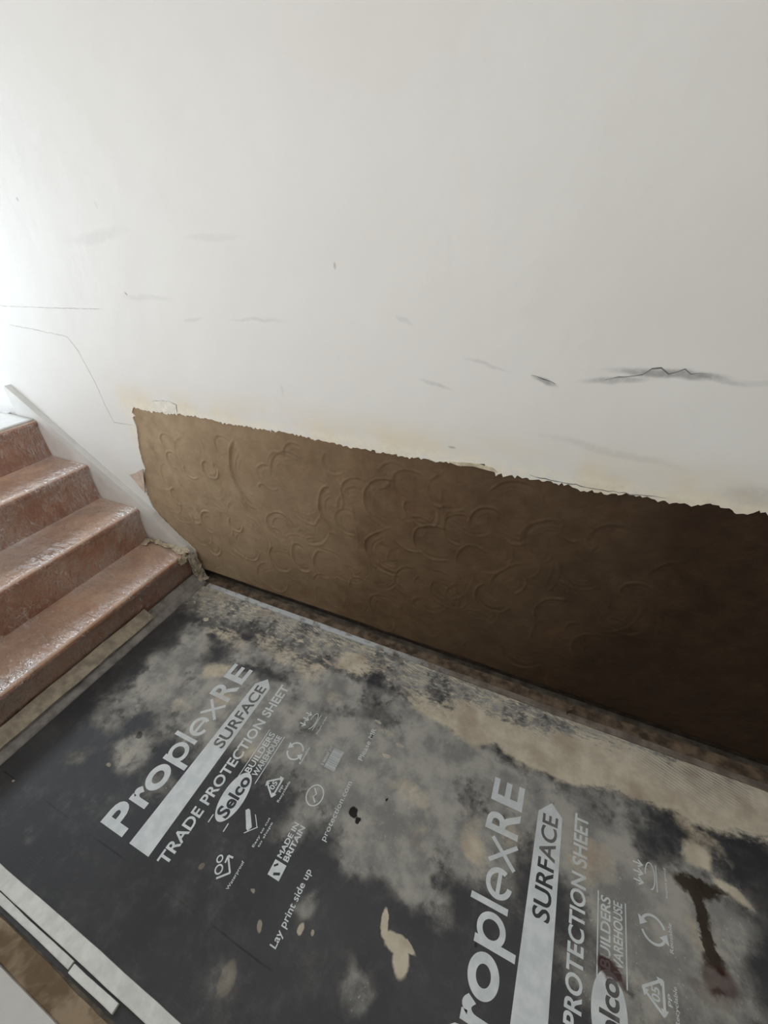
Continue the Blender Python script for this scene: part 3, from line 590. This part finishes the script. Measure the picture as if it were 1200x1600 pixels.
def fin(name, bm, mat, ox, parent, lab=None):
    for f in bm.faces: f.normal_update()
    for f in bm.faces:
        if f.normal.z < 0: f.normal_flip()
    lo = Vector([min(v.co[i] for v in bm.verts) for i in range(3)]); hi = Vector([max(v.co[i] for v in bm.verts) for i in range(3)])
    for ax in (0, 1):      # cut the print finely enough to carry the dust
        q = lo[ax] + .012
        while q < hi[ax]:
            no = Vector((0, 0, 0)); no[ax] = 1; pc = Vector((0, 0, 0)); pc[ax] = q
            bmesh.ops.bisect_plane(bm, geom=bm.verts[:] + bm.edges[:] + bm.faces[:], plane_co=pc, plane_no=no); q += .012
    bmesh.ops.translate(bm, verts=bm.verts[:], vec=(ox, 0, 0))
    me = bpy.data.meshes.new(name); bm.to_mesh(me); bm.free(); dust_attribute(me); o = link(name, me, mat, parent)
    if lab: o['label'] = lab
    return o
def artwork(ox):
    bm = bmesh.new()     # wordmark
    # P: stem above plus a half-ring bowl
    def ring(cx, cy, ro_x, ro_y, ri_x, ri_y, a0, a1, k=30):
        o_ = ell(cx, cy, ro_x, ro_y, a0, a1, k); i_ = ell(cx, cy, ri_x, ri_y, a0, a1, k)
        zz = zj(ZT); m_ = min(len(o_), len(i_)); full = (a1 - a0) >= 360
        for q in range(m_ if full else m_ - 1):
            w_ = (q + 1) % m_
            f = bm.faces.new([bm.verts.new((*p, zz)) for p in (o_[q], o_[w_], i_[w_], i_[q])])
    glyphs(bm, 'P', -.943, -.874, .523, .617, 0.035); glyphs(bm, 'r', -.866, -.822, .547, .617, 0.04)
    # o
    ring(.582, -.783, .036, .040, .017, .020, 0, 360, 40)
    # p
    poly_print(bm, [(.547, -.735), (.645, -.735), (.645, -.719), (.547, -.719)])
    ring(.582, -.699, .035, .033, .021, .019, 0, 360, 40)
    # l
    poly_print(bm, [(.520, -.659), (.614, -.659), (.614, -.645), (.520, -.645)])
    # e
    ring(.582, -.603, .034, .034, .022, .022, 60, 355, 40)
    poly_print(bm, [(.577, -.630), (.587, -.630), (.587, -.571), (.577, -.571)])
    # x
    for a, b in (((.546, -.563), (.614, -.506)), ((.614, -.563), (.546, -.506))): stroke(bm, [a, b], .010)
    glyphs(bm, 'R', -.492, -.424, .520, .611, 0.022); glyphs(bm, 'E', -.414, -.346, .520, .611, 0.022)
    fin('printed_wordmark', bm, M_INK, ox, sheet)
    bm = bmesh.new()     # arrow-ended bar
    poly_print(bm, [(.650, -.944), (.728, -.944), (.722, -.382), (.690, -.353), (.656, -.388)])
    bar = fin('printed_bar', bm, M_INK, ox, sheet)
    bm = bmesh.new(); glyphs(bm, 'SURFACE', -.632, -.388, .669, .712, 0.018, ZT + .0004)
    fin('bar_lettering', bm, M_DARKINK, ox, bar, 'dark lettering on the pale bar')
    bm = bmesh.new(); glyphs(bm, 'TRADE PROTECTION SHEET', -.940, -.350, .755, .792, 0.022); fin('printed_line', bm, M_INK, ox, sheet)
    # shop badge
    bm = bmesh.new(); poly_print(bm, ell(.847, -.727, .037, .072, 0, 360, 48))
    for t in (.823, .881): stroke(bm, [(t, -.812), (t, -.790)], .0035)
    bad = fin('printed_badge', bm, M_INK, ox, sheet)
    bm = bmesh.new(); glyphs(bm, 'Selco', -.785, -.667, .826, .868, 0.03, ZT + .0004); fin('badge_lettering', bm, M_DARKINK, ox, bad, 'dark lettering in the pale oval')
    bm = bmesh.new()
    stroke(bm, [(.821, -.678), (.821, -.512)], .0028); stroke(bm, [(.884, -.672), (.884, -.512)], .0028)
    glyphs(bm, 'BUILDERS', -.655, -.517, .827, .850, 0.02); glyphs(bm, 'WAREHOUSE', -.655, -.517, .856, .877, 0.02)
    fin('printed_badge_words', bm, M_INK, ox, sheet)
    # row of symbols
    bm = bmesh.new()     # water running off: two drops over a bent arrow
    stroke(bm, [(.938, -.902), (.965, -.877)], .0048); stroke(bm, [(.965, -.878), (.937, -.853)], .0048)
    stroke(bm, [(.937, -.866), (.934, -.850)], .0048); stroke(bm, [(.934, -.850), (.950, -.848)], .0048)
    stroke(bm, ell(.917, -.865, .0075, .0080, 0, 360, 14), .0036, closed=True)
    stroke(bm, ell(.931, -.884, .0095, .0100, 0, 360, 14), .0040, closed=True)
    glyphs(bm, 'Waterproof', -.908, -.842, .977, .988, 0.01); fin('printed_symbol', bm, M_INK, ox, sheet)
    bm = bmesh.new()     # cutter knife over a line
    poly_print(bm, [(.905, -.742), (.911, -.735), (.918, -.736), (.951, -.769), (.946, -.782), (.938, -.779)])
    stroke(bm, [(.939, -.790), (.967, -.762)], .0025); stroke(bm, [(.940, -.739), (.966, -.764)], .0022)
    glyphs(bm, 'Easy to cut', -.806, -.728, .981, .990, 0.01); glyphs(bm, 'to shape', -.800, -.735, .995, 1.004, 0.01)
    fin('printed_symbol', bm, M_INK, ox, sheet)
    bm = bmesh.new()     # recycling triangle
    T = [(.915, -.652), (.958, -.622), (.958, -.682)]
    for i in range(3):
        a = Vector(T[i]); b = Vector(T[(i + 1) % 3]); stroke(bm, [a.lerp(b, .02), a.lerp(b, .86)], .0052)
        d_ = (b - a).normalized(); nr = Vector((-d_.y, d_.x)); c_ = a.lerp(b, .80)
        poly_print(bm, [tuple(c_ + nr * .008), tuple(c_ - nr * .008), tuple(c_ + d_ * .012)])
    glyphs(bm, '05', -.664, -.640, .933, .950, 0.02); glyphs(bm, 'PP', -.660, -.640, .966, .974, 0.01); glyphs(bm, 'Recyclable', -.685, -.622, .978, .988, 0.01)
    fin('printed_symbol', bm, M_INK, ox, sheet)
    bm = bmesh.new()     # two arrows chasing round
    for a0 in (20, 200):
        stroke(bm, ell(.945, -.537, .026, .027, a0, a0 + 130, 16), .0052)
        e = ell(.945, -.537, .026, .027, a0 + 130, a0 + 158, 2); d_ = (Vector(e[1]) - Vector(e[0])).normalized(); nr = Vector((-d_.y, d_.x)); c_ = Vector(e[0])
        poly_print(bm, [tuple(c_ + nr * .011), tuple(c_ - nr * .011), tuple(c_ + d_ * .017)])
    glyphs(bm, 'Reusable', -.565, -.508, .978, .986, 0.01)
    fin('printed_symbol', bm, M_INK, ox, sheet)
    bm = bmesh.new()     # impact arrows over a curved sheet
    for s in (-.448, -.428, -.408):
        stroke(bm, [(.905, s), (.926, s)], .0042); stroke(bm, [(.917, s - .008), (.928, s), (.917, s + .008)], .0042)
    stroke(bm, ell(.945, -.425, .011, .030, -90, 180, 20), .0026); stroke(bm, [(.960, -.455), (.960, -.395)], .0022)
    glyphs(bm, 'Impact proof', -.458, -.392, .978, .985, 0.01)
    fin('printed_symbol', bm, M_INK, ox, sheet)
    bm = bmesh.new()     # small flag and words
    poly_print(bm, [(1.061, -.838), (1.098, -.838), (1.098, -.802), (1.061, -.802)])
    fl = fin('printed_flag', bm, M_INK, ox, sheet)
    bm = bmesh.new(); stroke(bm, [(1.075, -.831), (1.092, -.824)], .006, ZT + .0004); stroke(bm, [(1.066, -.816), (1.075, -.808)], .005, ZT + .0004)
    fin('flag_marks', bm, M_DARKINK, ox, fl, 'dark marks on the pale flag')
    bm = bmesh.new(); glyphs(bm, 'MADE IN', -.795, -.706, 1.060, 1.076, 0.03); fin('printed_line', bm, M_INK, ox, sheet)
    bm = bmesh.new(); glyphs(bm, 'BRITAIN', -.795, -.706, 1.080, 1.097, 0.03)
    fin('printed_line', bm, M_INK, ox, sheet)
    if ox > 0:             # the rest of the second print is lost under dust and stains
        bm = bmesh.new(); glyphs(bm, 'Lay print side up', -.946, -.783, 1.150, 1.174, 0.012); fin('printed_line', bm, M_INK, ox, sheet); return
    bm = bmesh.new()     # round symbol with a slash
    stroke(bm, ell(1.077, -.623, .026, .029, 0, 360, 32), .0035, closed=True); stroke(bm, [(1.088, -.640), (1.074, -.628), (1.080, -.618), (1.066, -.606)], .004)
    fin('printed_symbol', bm, M_INK, ox, sheet)
    bm = bmesh.new()     # bar code block
    rs_ = random.Random(3); s = -.540
    while s < -.474:
        w_ = rs_.choice((.0010, .0016, .0026)); poly_print(bm, [(1.060, s), (1.098, s), (1.098, s + w_), (1.060, s + w_)]); s += w_ + rs_.choice((.0010, .0016))
    glyphs(bm, '5 060307 211', -.538, -.476, 1.047, 1.056, 0.01)
    fin('printed_bar_code', bm, M_INK, ox, sheet)
    bm = bmesh.new(); glyphs(bm, 'Lay print side up', -.946, -.783, 1.150, 1.174, 0.012); fin('printed_line', bm, M_INK, ox, sheet)
    bm = bmesh.new(); glyphs(bm, 'protection.com', -.712, -.545, 1.152, 1.172, 0.004); fin('printed_line', bm, M_INK, ox, sheet)
    bm = bmesh.new(); glyphs(bm, 'Please MR', -.475, -.362, 1.151, 1.167, 0.004)
    fin('printed_line', bm, M_INK, ox, sheet)
artwork(0.0)
artwork(1.0565)

# ------------------------------------------------------------------ along the back wall at floor level
def wall_strip(name, x0, x1, y0f, y1f, z0, z1, mat, n_=140, amp=0.0012, seed=2):
    xs_ = np.linspace(x0, x1, n_); bm = bmesh.new(); prev = None
    w1 = amp * fbm(xs_, xs_ * 0, seed, 5, 8.0); w2 = amp * fbm(xs_, xs_ * 0, seed + 1, 5, 11.0)
    for i, x in enumerate(xs_):
        a, b = y0f(x) + w1[i], y1f(x) + w2[i]
        cur = [bm.verts.new(p) for p in ((x, a, z0), (x, a, z1 - .001), (x, a + .002, z1), (x, b, z1), (x, b, z0))]
        if prev:
            for j in range(5): bm.faces.new((prev[j], prev[(j + 1) % 5], cur[(j + 1) % 5], cur[j]))
        else: bm.faces.new(cur)
        prev = cur
    bm.faces.new(prev[::-1]); return from_bm(name, bm, mat)
ws = wall_strip('floor_edge_strip', 0.085, XR - .002, lambda x: -.056 - .002 * x, lambda x: -.033 - .003 * x, .0011, .0085, M_WSTRIP)
tag(ws, 'thin white strip along the floor by the cement wall, dustier to the right', 'edge strip')
gb = wall_strip('floor_batten', 0.07, XR - .002, lambda x: -.0315 - .003 * x, lambda x: .004, -.001, .007, M_OLDWOOD, 160, .0010, 8)
tag(gb, 'dirty brown timber batten in the gap under the cement patch', 'batten')
crumple('tape_curl', [(1.765, -.045, .010), (1.768, -.042, .026), (1.776, -.032, .034), (1.786, -.022, .028)], [(.006, .012, 0), (.010, .014, 0), (.012, .012, 0), (.006, .008, 0)], M_OLDWOOD, .0015, 6, 'small dark curl of tape sticking up from the floor strip', 'tape')

# ------------------------------------------------------------------ along the front edge of the landing
def front_box(name, x0, x1, y0, y1, z0, z1, mat, label, cat, seed, amp=.0015):
    o = wall_strip(name, x0, x1, lambda x: y0, lambda x: y1, z0, z1, mat, 160, amp, seed)
    return tag(o, label, cat)
front_box('painted_batten', 0.07, XR - .002, -1.158, -1.124, .0012, .012, M_PAINTED, 'wide white painted batten along the near edge of the dark sheet', 'batten', 40)
front_box('thin_batten', 0.07, 0.735, -1.176, -1.1615, -.001, .008, M_PAINTED, 'thin white lath behind the wide batten, left piece nearest the stairs', 'lath', 44)
front_box('thin_batten', 0.742, 0.895, -1.180, -1.1625, -.001, .010, M_PAINTED, 'short chipped lath piece behind the wide batten, near the bottom of the photo', 'lath', 47)
front_box('mottled_board', 0.07, XR - .002, -1.238, -1.190, -.001, .004, M_BOARD, 'mottled brown board along the foot of the off-white ledge', 'board', 50, .003)
front_box('painted_ledge', 0.07, XR - .002, YF + .001, -1.2385, -.001, .018, M_STRING, 'smooth off-white painted ledge in the bottom left corner of the photo', 'ledge', 55, .0006)
